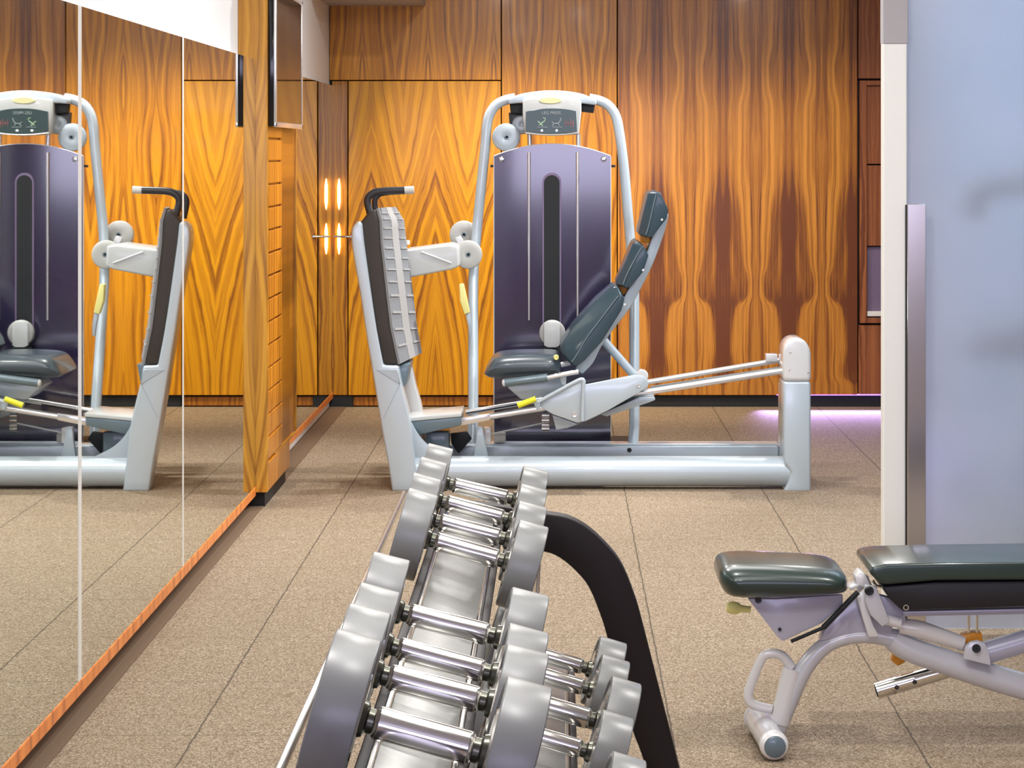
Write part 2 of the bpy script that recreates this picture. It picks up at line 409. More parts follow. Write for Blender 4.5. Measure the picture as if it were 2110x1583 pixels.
# flush door in the left part of the wall
door = struct('door_1', box(xp(717)+g, xp(1033)-g, YB-.004, YB+.05, zb+g, dz-g, .002, 1), 'wood_door')
struct('kick_board', box(xp(728), xp(1033)-g, YB+.02, YB+.055, .008, zb-.008), 'wood_side', door)
hb = lathe([(0,.012),(.004,.014),(.03,.009),(.055,.009),(.055,0)], (xp(724), YB-.006, zy(487)), (0,-1,0), 20)
hb = tube([(xp(724), YB-.058, zy(487)), (xp(712), YB-.062, zy(487)), (xp(690), YB-.062, zy(486.5))], [.008,.008,.007], 12, bm=hb)
finish('door_handle', hb, 'chrome', door)
struct('baseboard_back', box(xp(1036), 5.0, YB+.025, YB+.07, 0, zb), 'black')
struct('baseboard_left', box(-1.43, xp(727), YB+.01, YB+.07, 0, zb), 'black')
# bulkhead along the left wall
struct('wall_bulkhead', box(-1.438, -.835, 13.6, YB, zy(12), 3.0), 'grey_plaster')
# mirror wall
def mirror(y0, y1, label, x=-1.36):
    o = finish('wall_mirror', box(x-.012, x, y0, y1, .098, 2.015), 'mirror', smooth=False)
    tag(o, label, 'mirror')
    return o
mirror(3.6, 6.684, 'frameless mirror sheet nearest the camera, left of the wide white seam')
mirror(6.722, 8.535, 'mirror sheet between the wide white seam and the thin seam')
mirror(8.555, 10.575, 'mirror sheet ending against the front of the wooden pillar')
mirror(11.78, YB, 'narrow-looking mirror sheet beyond the wooden pillar, beside the door', -1.414)
def ztrim(name, y0, y1, x=-1.3585):
    struct(name, box(-1.372, x, y0, y1, .098, 2.016, .001, 1), 'edge')
ztrim('trim_2', 6.684, 6.722); ztrim('trim_3', 8.535, 8.555)
bt = box(-1.436, -1.357, 3.6, 10.58, .056, .098, .003, 1); box(-1.436, -1.411, 11.47, YB, .056, .098, .003, 1, bm=bt)
struct('trim_4', bt, 'wood_trim')
bt = box(-1.436, -1.374, 3.6, 10.58, 1.99, 2.012); box(-1.436, -1.428, 11.77, YB, 1.99, 2.012, bm=bt)
struct('trim_5', bt, 'white')
struct('floor_shade_strip', box(-1.438, -1.330, 3.0, YB, 0, .003), 'floor_shade')  # thin dark strip painting the shade at the mirror foot
# wooden pillar with grooved boards and floating base
wp = struct('wall_pillar', box(-1.437, -1.306, 10.58, 10.62, .072, 3.0, .002, 1), 'wood_pillar')
struct('side_panel', box(-1.437, -1.326, 10.62, 11.18, .21, 3.0), 'wood_pillar_y', wp)
struct('side_panel', box(-1.437, -1.316, 11.175, 11.77, .21, 3.0, .003, 1), 'wood_side', wp)
struct('side_panel', box(-1.437, -1.306, 10.62, 11.46, .072, .20, .003, 1), 'wood_pillar_y', wp)
struct('edge_strip', box(-1.437, -1.3065, 11.755, 11.775, .21, 3.0, .002, 1), 'wood_pillar', wp)
struct('ledge', box(-1.437, -1.3062, 10.9, 11.70, .198, .212, .003, 1), 'wood_pillar', wp)
struct('plinth', box(-1.437, -1.325, 10.64, 11.44, 0, .072), 'black', wp)
gb = None
z = .215
while z < 1.70:
    gb = box(-1.327, -1.307, 10.622, 11.165, z, z+.096, .004, 2, bm=gb); z += .1035
struct('grooved_boards', gb, 'wood_pillar_y', wp)
# television on the pillar side
tv = thing('mounted_television', 'flat television mounted high on the side of the wooden pillar', 'television', (-1.29, 11.15, 1.711))
finish('casing', box(-1.305, -1.276, 10.605, 11.695, 1.715, 2.345, .004), 'blackgloss', tv)
fb = box(-1.280, -1.268, 10.60, 10.628, 1.711, 2.35, .003); box(-1.280, -1.268, 11.672, 11.70, 1.711, 2.35, .003, bm=fb)
box(-1.280, -1.268, 10.60, 11.70, 1.711, 1.735, .003, bm=fb); box(-1.280, -1.268, 10.60, 11.70, 2.326, 2.35, .003, bm=fb)
finish('bezel', fb, 'tube_w', tv)
finish('screen', box(-1.277, -1.271, 10.627, 11.673, 1.734, 2.327), 'screen', tv, smooth=False)
# warm highlight by the door, put in as two glowing capsules
for k, (py, lab) in enumerate(((400, 'warm highlight left of the door drawn as a glowing capsule, the upper one'), (492, 'warm highlight left of the door drawn as a glowing capsule, at handle height'))):
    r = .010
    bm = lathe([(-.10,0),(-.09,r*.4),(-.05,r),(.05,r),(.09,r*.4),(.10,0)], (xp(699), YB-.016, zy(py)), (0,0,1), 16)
    o = tag(finish('door_highlight', bm, 'highlight_glow'), lab, 'highlight', 'glowing highlights beside the door')
# violet light strip under the right part of the back wall
o = tag(finish('light_strip', box(xp(1600), xp(1900), YB+.0, YB+.012, .074, .082), 'led', smooth=False), 'violet light strip under the right end of the wooden wall', 'light')

# ------------------------------------------------------------------ glass partition at the right
DG = 7.8
pst = struct('wall_glass_post', box(xp(1820, DG), xp(1869, DG), DG, DG+.06, 0, 3.0, .003, 1), 'white_post')
struct('post_top_shade', box(xp(1820, DG)-.001, xp(1871, DG), DG-.004, DG+.064, zy(90, DG), 2.9, .002, 1), 'grey_plaster', pst)  # grey block paints the shading of the post near the ceiling
gl = struct('door_2', box(xp(1871, DG), 2.9, DG+.02, DG+.032, .02, 3.0), 'glass')
hbm = box(xp(1867, DG), xp(1905, DG), DG-.03, DG-.018, zy(1292, DG), zy(420, DG), .002, 1)
for yy in (480, 800, 1220):
    hbm = box(xp(1883, DG), xp(1889, DG), DG-.02, DG+.02, zy(yy+3, DG), zy(yy-3, DG), bm=hbm)
finish('pull_bar', hbm, 'brushed', gl)
struct('trim_7', box(xp(1865, DG), xp(1868, DG), DG-.024, DG-.0, zy(1292, DG), zy(422, DG)), 'black')
struct('wall_inner', box(1.62, 5.0, 10.6, 10.7, 0, 3.0), 'lilac')
# machine blurred behind the glass
ex = thing('exercise_bike', 'dark exercise machine seen blurred behind the frosted glass', 'exercise machine', (1.9, 8.5, 0))
De = 8.35
finish('handlebar', tube([P(2005,450,De),P(2015,405,De),P(2045,388,De),P(2110,378,De),P(2190,372,De)], .035, 12, 5), 'black', ex)
finish('shroud', prism(XZ([(1985,722),(2040,700),(2110,682),(2230,660),(2230,742),(2110,742),(2010,738)], De), De, De+.25, .01), 'black', ex)
finish('post', tube([P(2190,372,De+.1), P(2150,1240,De+.1)], .05, 12), 'silver_d', ex)
finish('base', box(xp(1990,De), xp(2300,De), De, De+.3, 0, .09, .02), 'black', ex)
finish('pedal', prism(XZ([(1960,1005),(2010,990),(2030,1010),(1970,1022)], De), De+.05, De+.15, .005), 'grip', ex)

# ------------------------------------------------------------------ leg press machine
lp = thing('leg_press_machine', 'silver-blue leg press machine with dark seat and violet weight tower by the wooden wall', 'exercise machine', (.1, 11.5, 0))
def part(name, bm, m, parent=lp, **k): return finish(name, bm, m, parent, **k)
D0 = 11.14
# base: front tube, rear rail, cross pieces
part('base_tube', tube([P(835,971,11.215), P(1640,971,11.215)], 31*11.2/F, 32, flat=.95), 'silver')
rr = box(xp(880,11.61), xp(1603,11.61), 11.56, 11.68, .05, .163, .012, 3)
part('rear_rail', rr, 'silver_m')
part('rail_highlight_strip', box(xp(1000,11.61), xp(1603,11.61), 11.565, 11.675, .160, .168, .003, 1), 'silver')
part('base_crossbar', box(xp(1620,11.2), xp(1620,11.2)+.09, 11.28, 11.7, .03, .155, .015), 'silver')
part('base_crossbar', box(xp(865,11.2), xp(865,11.2)+.09, 11.28, 11.7, .03, .155, .015), 'silver')
part('bolt', disc(1297, 928, 11.555, 5, .02), 'black')
# right column
col = closed2([(1614,1016),(1614,985),(1634,962),(1632,900)],1)
cp = [(1614,1015),(1622,1000),(1631,980),(1636,955),(1636,900)]
part('column', prism(XZ([(1614,1015),(1624,995),(1630,975),(1616,955),(1614,900),(1614,786),(1671,786),(1671,1015)], D0), D0, D0+.22, .014, 3), 'silver')
part('column_cap', prism(XZ(smooth2([(1614,787),(1613,740),(1616,714),(1628,700),(1645,697),(1660,704),(1670,722),(1671.5,745),(1671.5,787)],4), D0), D0-.004, D0+.224, .02, 4), 'cap')
for a, b in ((1629,728),(1628,764),(1665,770)):
    part('screw', lathe([(0,.0),(-.003,.004),(0,.006)], P(a,b,D0-.004), (0,1,0), 12), 'chrome')
part('end_plate', prism(XZ([(1605,790),(1612,790),(1612,915),(1605,915)], 11.36), 11.36, 11.40, .003), 'tube_w')
part('stop_block', box(xp(1577,11.6), xp(1601,11.6), 11.56, 11.64, zy(744,11.6), zy(729,11.6), .004), 'cap')
# footplate uprights
nearp = smooth2([(808,1013),(800,960),(789,900),(779,840),(766,760),(753,680),(741,600),(730,540),(724,495),(726,470),(738,455)],3) + \
        [(746,460)] + smooth2([(750,500),(764,600),(776,680),(790,753)],3) + smooth2([(820,754),(826,790),(836,830),(846,875),(854,940),(862,1013)],3)
part('upright', prism(XZ(nearp, D0), D0, D0+.13, .016, 3), 'silver')
part('facet_panel', prism(XZ([(824,792),(834,835),(846,880),(852,935),(842,905),(826,850),(800,870),(790,862),(822,760)][:1]+[(775,762),(819,762),(824,792),(790,862)], D0-.003), D0-.003, D0+.01, .001, 1), 'silver_m')
farp = smooth2([(850,935),(842,870),(828,790),(812,700),(795,600),(780,520),(775,480)],3)+smooth2([(800,480),(815,580),(835,690),(847,752),(857,800),(870,850),(880,935)],3)
part('upright', prism(XZ(farp, 11.5), 11.5, 11.62, .012, 2), 'silver_w')
gus = [(845,868)]+smooth2([(848,872),(860,893),(875,911),(895,926),(925,941)],4)+[(925,950),(850,960)]
part('gusset', prism(XZ(gus, D0+.05), D0+.05, D0+.075, .003), 'silver_m')
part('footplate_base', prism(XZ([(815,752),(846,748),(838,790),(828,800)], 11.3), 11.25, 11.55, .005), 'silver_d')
# foot platform (yawed slab)
fp = bmesh.new()
def slab(nearL, nearR, farL, farR, Dn, Df):
    t = bmesh.new(); n = len(nearL)
    a = [t.verts.new(P(x,y,Dn)) for x,y in nearL]; b = [t.verts.new(P(x,y,Dn)) for x,y in nearR]
    c = [t.verts.new(P(x,y,Df)) for x,y in farL]; d = [t.verts.new(P(x,y,Df)) for x,y in farR]
    for i in range(n-1):
        t.faces.new((a[i],b[i],b[i+1],a[i+1])); t.faces.new((b[i],d[i],d[i+1],b[i+1]))
        t.faces.new((d[i],c[i],c[i+1],d[i+1])); t.faces.new((c[i],a[i],a[i+1],c[i+1]))
    t.faces.new((a[0],c[0],d[0],b[0])); t.faces.new((a[-1],b[-1],d[-1],c[-1]))
    bmesh.ops.recalc_face_normals(t, faces=t.faces[:])
    return t
Dn, Df = 11.16, 11.62
nL = [(760,436),(743,456),(745,500),(752,545),(761,600),(773,675),(788,752)]
nR = [(774,430),(781,456),(783,500),(788,545),(794,600),(803,675),(819,752)]
fR = [(812,428),(829,456),(834,500),(840,545),(847,600),(856,675),(866,728)]
fL = [(790,440),(792,462),(796,500),(802,545),(810,600),(822,675),(838,735)]
s = slab(nL, nR, fL, fR, Dn, Df); bev(s, .016, 4, 40)
fpo = part('foot_platform', s, 'brownblack', angle=50)
# tread sheet with cross ribs, on the slab's right face
def lerp(a, b, t): return a+(b-a)*t
def facept(v, u, off=0.):
    """v 0..1 down, u 0..1 near to far, on the tread face"""
    k = v*(len(nR)-1); i = min(int(k), len(nR)-2); f = k-i
    a = P(*nR[i], Dn).lerp(P(*nR[i+1], Dn), f); b = P(*fR[i], Df).lerp(P(*fR[i+1], Df), f)
    p = a.lerp(b, u); return p+Vector((.9, -.2, .3)).normalized()*off
def sheet(v0, v1, u0, u1, off, th, nv=12, nu=4):
    t = bmesh.new(); fr_, bk = [], []
    for i in range(nv+1):
        v = lerp(v0, v1, i/nv)
        fr_.append([t.verts.new(facept(v, lerp(u0,u1,j/nu), off)) for j in range(nu+1)])
        bk.append([t.verts.new(facept(v, lerp(u0,u1,j/nu), off-th)) for j in range(nu+1)])
    for i in range(nv):
        for j in range(nu):
            t.faces.new((fr_[i][j],fr_[i][j+1],fr_[i+1][j+1],fr_[i+1][j])); t.faces.new((bk[i][j],bk[i+1][j],bk[i+1][j+1],bk[i][j+1]))
    for i in range(nv):
        t.faces.new((fr_[i][0],fr_[i+1][0],bk[i+1][0],bk[i][0])); t.faces.new((fr_[i][nu],bk[i][nu],bk[i+1][nu],fr_[i+1][nu]))
    for j in range(nu):
        t.faces.new((fr_[0][j],bk[0][j],bk[0][j+1],fr_[0][j+1])); t.faces.new((fr_[nv][j],fr_[nv][j+1],bk[nv][j+1],bk[nv][j]))
    bmesh.ops.recalc_face_normals(t, faces=t.faces[:]); return t
part('tread', sheet(.0, 1.0, .02, .98, .012, .012, 18), 'tread', fpo)
part('tread_strip', sheet(.0, 1.0, .40, .66, .015, .006, 18), 'tread_l', fpo)
rb = None
for k in range(1, 13):
    for u0, u1 in ((.06,.38),(.68,.94)):
        rb = join(rb, sheet(k/13-.006, k/13+.004, u0, u1, .018, .008, 1, 1))
part('tread_ribs', rb, 'tread_l', fpo)
# handles over the platform
hg = tube([P(766,450,11.25),P(757,415,11.25),P(766,400,11.25),P(785,394,11.25),P(835,392,11.25)], .0175, 14, 5)
hgo = part('handle', hg, 'grip')
part('end_cap', tube([P(834,392,11.25),P(853,391,11.25)], .018, 14), 'silver_w', hgo)
hg2 = tube([P(778,450,11.55),P(772,418,11.55),P(778,403,11.55),P(795,397,11.55),P(842,394,11.55)], .014, 14, 5)
hgo2 = part('handle', hg2, 'grip')
part('end_cap', tube([P(841,394,11.55),P(852,393,11.55)], .0155, 14), 'silver_w', hgo2)
part('hinge_cap', lathe([(0,0),(0,.018),(.003,.021),(.02,.021),(.022,.018),(.022,0)], P(836,500,11.7)-Vector((0,0,.01)), (0,0,1), 20), 'cap')
# housing at rail foot
hs = prism(XZ([(845,869),(950,859),(949,877),(862,897)], 11.24), 11.24, 11.55, .006, 2)
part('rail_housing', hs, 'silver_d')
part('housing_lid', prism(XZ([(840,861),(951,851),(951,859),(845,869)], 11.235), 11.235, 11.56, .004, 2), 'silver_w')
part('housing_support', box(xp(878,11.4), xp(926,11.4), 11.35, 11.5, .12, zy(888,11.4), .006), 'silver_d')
# guide rails
part('guide_rail', tube([P(950,868,11.28), P(1618,763,11.28)], .0155, 20), 'tube_w')
part('guide_rail', tube([P(960,850,11.66), P(1614,741,11.66)], .0135, 20), 'tube_w')
part('rail_sheath', prism(XZ([(950,862),(1010,852),(1010,866),(950,878)], 11.262), 11.262, 11.30, .003), 'tube_w')
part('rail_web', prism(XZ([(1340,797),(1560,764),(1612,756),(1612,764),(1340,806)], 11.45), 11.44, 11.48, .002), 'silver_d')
# cable bracket at rail foot
br = prism(XZ([(983,880),(994,880),(998,905),(1006,941),(976,941),(981,905)], 11.3), 11.3, 11.33, .003)
part('cable_bracket', br, 'silver_m')
part('cable_bracket_fitting', box(xp(998,11.4), xp(1012,11.4), 11.36, 11.44, zy(912,11.4), zy(880,11.4), .004), 'cap')
part('dark_shield', prism(XZ([(928,894),(962,890),(972,905),(945,935),(930,915)], 11.5), 11.5, 11.53, .003), 'black')
part('spring_box', box(xp(1018,11.6), xp(1042,11.6), 11.56, 11.62, zy(910,11.6), zy(892,11.6), .004), 'disc')
part('cable', tube([P(1010,895,11.5), P(1120,872,11.5)], .004, 8), 'silver_w')
part('cable', tube([P(960,852,11.5), P(1066,834,11.5)], .004, 8), 'grip')
ft = None
for y in (856, 866, 876, 884): ft = lathe([(-.018,0),(-.018,.012),(.018,.012),(.018,0)], P(1124,y,11.5), (1,0,0), 14, ft)
part('cable_clamp', ft, 'chrome')
# carriage
cg = [(1111,826),(1198,786),(1206,793),(1308,773),(1326,775),(1336,786),(1335,798),(1314,811),(1253,846),(1207,868),(1190,872),(1139,854),(1113,839)]
car = part('carriage_plate', prism(XZ(cg, 11.17), 11.17, 11.20, .004, 2), 'silver')
part('carriage_plate', prism(XZ(cg, 11.6), 11.58, 11.61, .004, 2), 'silver')
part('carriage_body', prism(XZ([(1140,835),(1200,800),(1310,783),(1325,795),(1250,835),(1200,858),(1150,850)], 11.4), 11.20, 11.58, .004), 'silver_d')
part('strap', tube([P(1108,829,11.155),P(1150,806,11.155),P(1192,784,11.155),P(1202,784,11.155),P(1202,800,11.155),P(1200,868,11.155)], .0095, 10, 3), 'silver')
part('screw', disc(1184, 855, 11.165, 6, .01), 'tube_w')
part('screw', disc(1316, 795, 11.165, 4, .01), 'tube_w')
part('carriage_keel', prism(XZ([(1138,855),(1190,873),(1205,869),(1170,882),(1146,886)], 11.22), 11.22, 11.4, .003), 'silver_m')
part('carriage_tongue', prism(XZ([(1235,852),(1318,816),(1348,816),(1350,822),(1335,828),(1250,856)], 11.3), 11.25, 11.5, .004), 'silver_m')
part('pivot_knob', lathe([(0,0),(0,.026),(.004,.030),(.05,.030),(.05,0)], P(1323,775,11.22), (0,1,0), 24), 'cap')
part('adjust_lever', tube([P(1067,836,11.13), P(1104,822,11.13)], [.0145,.013], 14, 0), 'yellow')
part('lever_clip', prism(XZ([(1098,828),(1112,822),(1113,842),(1106,846)], 11.15), 11.15, 11.18, .002), 'silver_m')
# seat
sp_ = closed2([(1000,776),(997,771),(1010,748),(1026,737),(1060,733),(1110,732),(1145,734),(1154,745),(1155,760),(1149,771),(1100,777),(1040,781),(1010,781)],3)
seat = part('seat', cushion(XZ(sp_, 11.2), 11.18, 11.64, .05, .052, .09), 'seat_pad', angle=60)
part('seat_knob', lathe([(0,0),(-.008,.009),(0,.013),(.02,.013)], P(1146,737,11.19), (0,1,0), 14), 'yellow_p', seat)
part('seat_wedge', prism(XZ([(1046,799),(1060,785),(1160,780),(1160,803),(1112,820),(1075,824)], 11.27), 11.27, 11.55, .005), 'silver_m')
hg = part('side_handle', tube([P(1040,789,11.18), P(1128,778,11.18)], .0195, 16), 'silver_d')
part('end_cap', lathe([(0,0),(.003,.014),(.008,.0175),(.016,.0178)], P(1034,790,11.18), (P(1128,778,11.18)-P(1034,790,11.18)), 16), 'cap', hg)
part('handle_rod', tube([P(1124,779,11.18), P(1192,766,11.18)], .012, 14), 'tube_w', hg)
part('lug', prism(XZ([(1150,768),(1168,768),(1166,793),(1158,793)], 11.2), 11.2, 11.23, .002), 'silver')
part('seat_stub', tube([P(1156,752,11.3), P(1175,748,11.3)], .013, 12), 'cap')
# backrest: spine plus three pads, each pad with ridge
spine = smooth2([(1378,440),(1374,462),(1362,500),(1345,545),(1322,592),(1298,635),(1262,682),(1238,716),(1222,748),(1200,772)],3)+smooth2([(1185,762),(1200,730),(1235,690),(1270,640),(1295,595),(1320,550),(1340,500),(1358,440)],3)
part('spine', prism(XZ(spine, 11.27), 11.27, 11.55, .008, 2), 'silver_m')
def pad(name, full, ridge):
    """full outline in the middle of the width; near the sides the padded face falls back to the ridge"""
    f, r = XZ(full, 11.25), XZ(ridge, 11.25)
    return part(name, loft([(11.19, r), (11.225, f), (11.635, f), (11.67, r)], .007, 3, 15), 'slate_pad', angle=35)
p1 = pad('head_pad', [(1335,398),(1347,393),(1360,396),(1376,432),(1372,450),(1343,487),(1334,490),(1315,482)],
                     [(1352,399),(1354,396),(1360,397),(1376,432),(1372,450),(1343,487),(1336,489),(1332,487)])
p2 = pad('back_pad', [(1304,502),(1312,496),(1327,507),(1335,525),(1324,559),(1298,590),(1288,593),(1270,585)],
                     [(1321,507),(1324,506),(1327,508),(1335,525),(1324,559),(1298,590),(1290,592),(1284,588)])
p3 = pad('back_pad', [(1263,591),(1273,588),(1286,612),(1280,637),(1240,702),(1205,740),(1188,752),(1170,745),(1154,722),(1158,708),(1179,676),(1229,620)],
                     [(1274,612),(1280,606),(1286,614),(1280,637),(1240,702),(1205,740),(1190,752),(1184,752),(1178,747),(1190,728),(1212,695),(1243,653)])
def piping(pts, parent): part('piping', tube([P(x,y,11.186) for x,y in pts], .003, 8, 4), 'silver_d', parent)
piping([(1352,400),(1345,430),(1337,465),(1331,484)], p1)
piping([(1322,510),(1308,535),(1292,565),(1284,586)], p2)
piping([(1274,610),(1240,655),(1210,695),(1186,735),(1178,746)], p3)
for a, b in ((1330,491),(1283,596)):
    part('pad_bracket', box(xp(a-10,11.35), xp(a+9,11.35), 11.3, 11.5, zy(b+9,11.35), zy(b-6,11.35), .003), 'orange')
for a, b, pp in ((1364,453,p1),(1325,557,p2),(1287,628,p3)):
    part('screw', lathe([(0,0),(-.003,.004),(0,.006)], P(a,b,11.186), (0,1,0), 10), 'cap', pp)
part('back_strut', tube([P(1240,697,11.42), P(1312,780,11.42)], .0205, 20), 'silver')
# tower posts
Dt = 11.95
def dmix(y): return Dt if y < 500 else Dt-(y-500)/410*.29
lpts = [(1062,202),(1040,207),(1022,217),(1009,236),(1003,262),(1000,300),(990,400),(982,480),(976,560),(975,640),(975,850),(972,915)]
rpts = [(1214,203),(1236,208),(1254,218),(1268,238),(1276,272),(1286,349),(1293,430),(1299,500),(1306,590),(1307,640),(1307,860),(1304,918)]
part('tower_post', tube([P(x,y,dmix(y)) for x,y in lpts], .0255, 22, 5), 'silver')
part('tower_post', tube([P(x,y,dmix(y)) for x,y in rpts], .0255, 22, 5), 'silver')
# hood and console
hood = smooth2([(1047,203),(1075,193),(1110,187.5),(1138,186),(1170,188),(1202,194),(1229,206)],4)+[(1229,217),(1199,213),(1076,212),(1047,214)]
part('hood', prism(XZ(hood, 11.86), 11.86, 12.0, .008, 3), 'silver')
con = part('console', prism(XZ([(1077,205),(1138,196),(1198,206),(1198,230),(1193,277),(1138,280),(1082,277),(1077,236)], 11.82), 11.82, 11.95, .008, 3), 'silver_w')
scr = [(1084,230)]+smooth2([(1084,230),(1110,225),(1137,223.5),(1165,225),(1187,229)],3)+[(1189,271)]+smooth2([(1189,271),(1165,274),(1137,275),(1110,274),(1083,271)],3)
part('display', prism(XZ(scr, 11.812), 11.812, 11.83, .001, 1), 'lcd', con)
part('display_lip', tube([P(x,y,11.812) for x,y in ((1083,274),(1110,277),(1137,278),(1165,277),(1190,274))], .0035, 8, 3), 'tube_w', con)
el = [(1134+23*math.cos(a), 207+6.5*math.sin(a)) for a in [2*math.pi*i/24 for i in range(24)]]
part('badge', prism(XZ(el, 11.814), 11.812, 11.83, .001, 1), 'logo', con)
def fig(lines, m, nm, r=.0026):
    b = None
    for ln in lines: b = tube([P(x,y,11.808) for x,y in ln], r, 6, bm=b)
    part(nm, b, m, con)
fig([[(1108,250),(1114,255),(1118,260)],[(1114,255),(1122,250),(1124,244),(1119,243)],[(1110,258),(1118,256)]], 'icon_g', 'seated_figure_print')
fig([[(1137,251),(1141,255),(1150,254),(1154,250),(1156,243)],[(1141,255),(1138,260)],[(1150,254),(1152,259)]], 'icon_w', 'seated_figure_print')
fig([[(1166,246),(1166,260)],[(1171,250),(1171,258)],[(1176,245),(1176,261)],[(1181,248),(1181,262)],[(1164,254),(1183,254)]], 'icon_r', 'red_print', .0014)
fig([[(1108,262),(1128,262)],[(1138,262),(1158,262)]], 'icon_w', 'caption_print', .0016)
for k, a in enumerate((1116.5, 1147)):
    part('indicator_lamp', lathe([(0,0),(-.003,.004),(0,.006),(.01,.006)], P(a,269,11.81), (0,1,0), 12), 'ledw', con)
tx = bpy.data.curves.new('title_text', 'FONT'); tx.body = 'LEG PRESS'; tx.size = .021; tx.align_x = 'CENTER'; tx.extrude = .0008
tx.materials.append(M['icon_w']); to = bpy.data.objects.new('title_text', tx); C.objects.link(to)
tme = bpy.data.meshes.new_from_object(to); bpy.data.objects.remove(to)
to = bpy.data.objects.new('title_text', tme); C.objects.link(to)
to.parent = con; to.location = P(1136,235.5,11.809)-ORG[con.name]; to.rotation_euler = (math.pi/2,0,0)
part('hood_insert', prism(XZ([(1050,213),(1077,213),(1077,234),(1052,232)], 11.90), 11.90, 11.96, .003), 'black')
part('hood_insert', prism(XZ([(1198,213),(1226,216),(1223,233),(1198,230)], 11.90), 11.90, 11.96, .003), 'black')
for a in (1091, 1191):
    part('console_strut', tube([P(a,276,11.9), P(a+1,306,11.9)], .012, 12), 'tube_w')
# pulleys
def pulley(px, py, D, r, m='disc', extra=None):
    o = part('pulley', disc(px, py, D, r, .035), m)
    part('axle_bolt', lathe([(0,.005),(-.003,.008),(-.003,.012),(.004,.012)], P(px+1,py,D), (0,1,0), 18), 'silver_d', o)
    return o
pulley(1043, 283, 11.90, 29, 'silver_m'); 
o = part('pulley', disc(1075, 257, 11.93, 20, .02), 'silver_m')
part('pulley_bracket', prism(XZ([(1048,232),(1078,232),(1082,262),(1062,272),(1050,258)], 11.94), 11.94, 11.97, .003), 'grip')
pulley(955, 484, 12.0, 29); pulley(964, 525, 11.80, 29.5)
arm = [(838,512),(930,500),(948,503),(950,545),(935,551),(842,569)]
part('press_arm', prism(XZ(arm, 11.84), 11.62, 11.96, .012, 3), 'silver_w')
part('arm_rib', tube([P(868,519,11.60+.01), P(930,542,11.60+.01)], .004, 8), 'cap')
part('link', prism(XZ([(938,490),(950,485),(960,505),(950,515)], 11.9), 11.88, 11.92, .003), 'cap')
# weight stack cover
Dc = 11.88
cov = [(1019,905)]+[(1019,322)]+smooth2([(1019,322),(1050,308),(1095,299.5),(1138,297),(1182,299.5),(1226,308),(1258,322)],4)+[(1258,905)]
BUL = .006
def curved_cover(D, bulge=BUL):
    t = bmesh.new(); poly = XZ(cov, D)
    xs = [p[0] for p in poly]; xc = (min(xs)+max(xs))/2; hw = (max(xs)-min(xs))/2
    n = 28; top = []; bot = []; topb = []; botb = []
    zlow = XZ([(0,935)], D)[0][1]
    for i in range(n+1):
        x = xc-hw+2*hw*i/n; u = (x-xc)/hw
        yy = D-bulge*(1-u*u); zt_ = XZ([(0, 297+25*u*u)], D)[0][1]
        top.append(t.verts.new((x,yy,zt_))); bot.append(t.verts.new((x,yy,zlow)))
        topb.append(t.verts.new((x,yy+.012,zt_))); botb.append(t.verts.new((x,yy+.012,zlow)))
    for i in range(n):
        t.faces.new((top[i],top[i+1],bot[i+1],bot[i])); t.faces.new((topb[i],botb[i],botb[i+1],topb[i+1]))
        t.faces.new((top[i],topb[i],topb[i+1],top[i+1])); t.faces.new((bot[i],bot[i+1],botb[i+1],botb[i]))
    t.faces.new((top[0],bot[0],botb[0],topb[0])); t.faces.new((top[n],topb[n],botb[n],bot[n]))
    bmesh.ops.recalc_face_normals(t, faces=t.faces[:]); return t
cv = part('weight_cover', curved_cover(Dc), 'cover')
# pale edge line of the cover
ed = tube([P(1018,900,Dc+.006)]+[P(1018,322,Dc+.006)], .0032, 8)
ed = tube([P(1138-120*math.cos(a), 297+25*math.cos(a)**2, Dc-BUL*(1-math.cos(a)**2)+.006) for a in [math.pi*i/24 for i in range(25)]], .0038, 8, bm=ed)
ed = tube([P(1258,322,Dc+.006), P(1258,900,Dc+.006)], .0032, 8, bm=ed)
part('edge_line', ed, 'cap', cv)
def obround(cx, y0, y1, r):
    return [(cx+r*math.cos(a), y0+r-r*math.sin(a)) for a in [math.pi*i/12 for i in range(13)]]+[(cx-r,y1),(cx+r,y1)]
part('slot_rim', prism(XZ(obround(1137,356,700,19.5), Dc-.018), Dc-.018, Dc-.002, .001, 1), 'violet', cv)
part('selector_slot', prism(XZ(obround(1137,361,700,16), Dc-.021), Dc-.021, Dc-.006, .001, 1), 'black', cv)
for a in (1090, 1190):  # pale strips on the cover standing for highlights along its guide rods
    part('rod_highlight', tube([P(a,314,Dc-.011), P(a,660,Dc-.011)], [.0085,.0045], 12), 'violet_highlight' if 'violet_highlight' in M else 'tube_w', cv)
for a in (1034, 1244):
    part('cover_bolt', lathe([(-.006,0),(-.005,.010),(0,.014),(.01,.014)], P(a,328,Dc-.008), (0,1,0), 16), 'chrome', cv)
    part('cover_bracket', box(*(sorted((xp(a,Dc), xp(a+(-24 if a < 1100 else 24),Dc)))), Dc+.02, Dc+.04, zy(345,Dc), zy(340,Dc)), 'black')
pl = pulley(1138, 687, 11.78, 27, 'tread_l')
part('pulley_strap', prism(XZ([(1121,666),(1129,661),(1146,661),(1153,666),(1153,712),(1146,716),(1129,716),(1121,712)], 11.775), 11.768, 11.79, .003), 'silver_w')
part('strap_block', box(xp(1118,11.8), xp(1156,11.8), 11.79, 11.83, zy(735,11.8), zy(716,11.8), .003), 'black')
# weight stack behind the cover
ws = None
for k in range(22):
    ws = box(xp(1035,12.02), xp(1245,12.02), 11.95, 12.10, .05+k*.036, .05+k*.036+.033, .002, 1, bm=ws)
part('weight_stack', ws, 'black')
part('stack_base', box(xp(1020,12.0), xp(1300,12.0), 11.72, 12.14, .0, .14, .01), 'black')
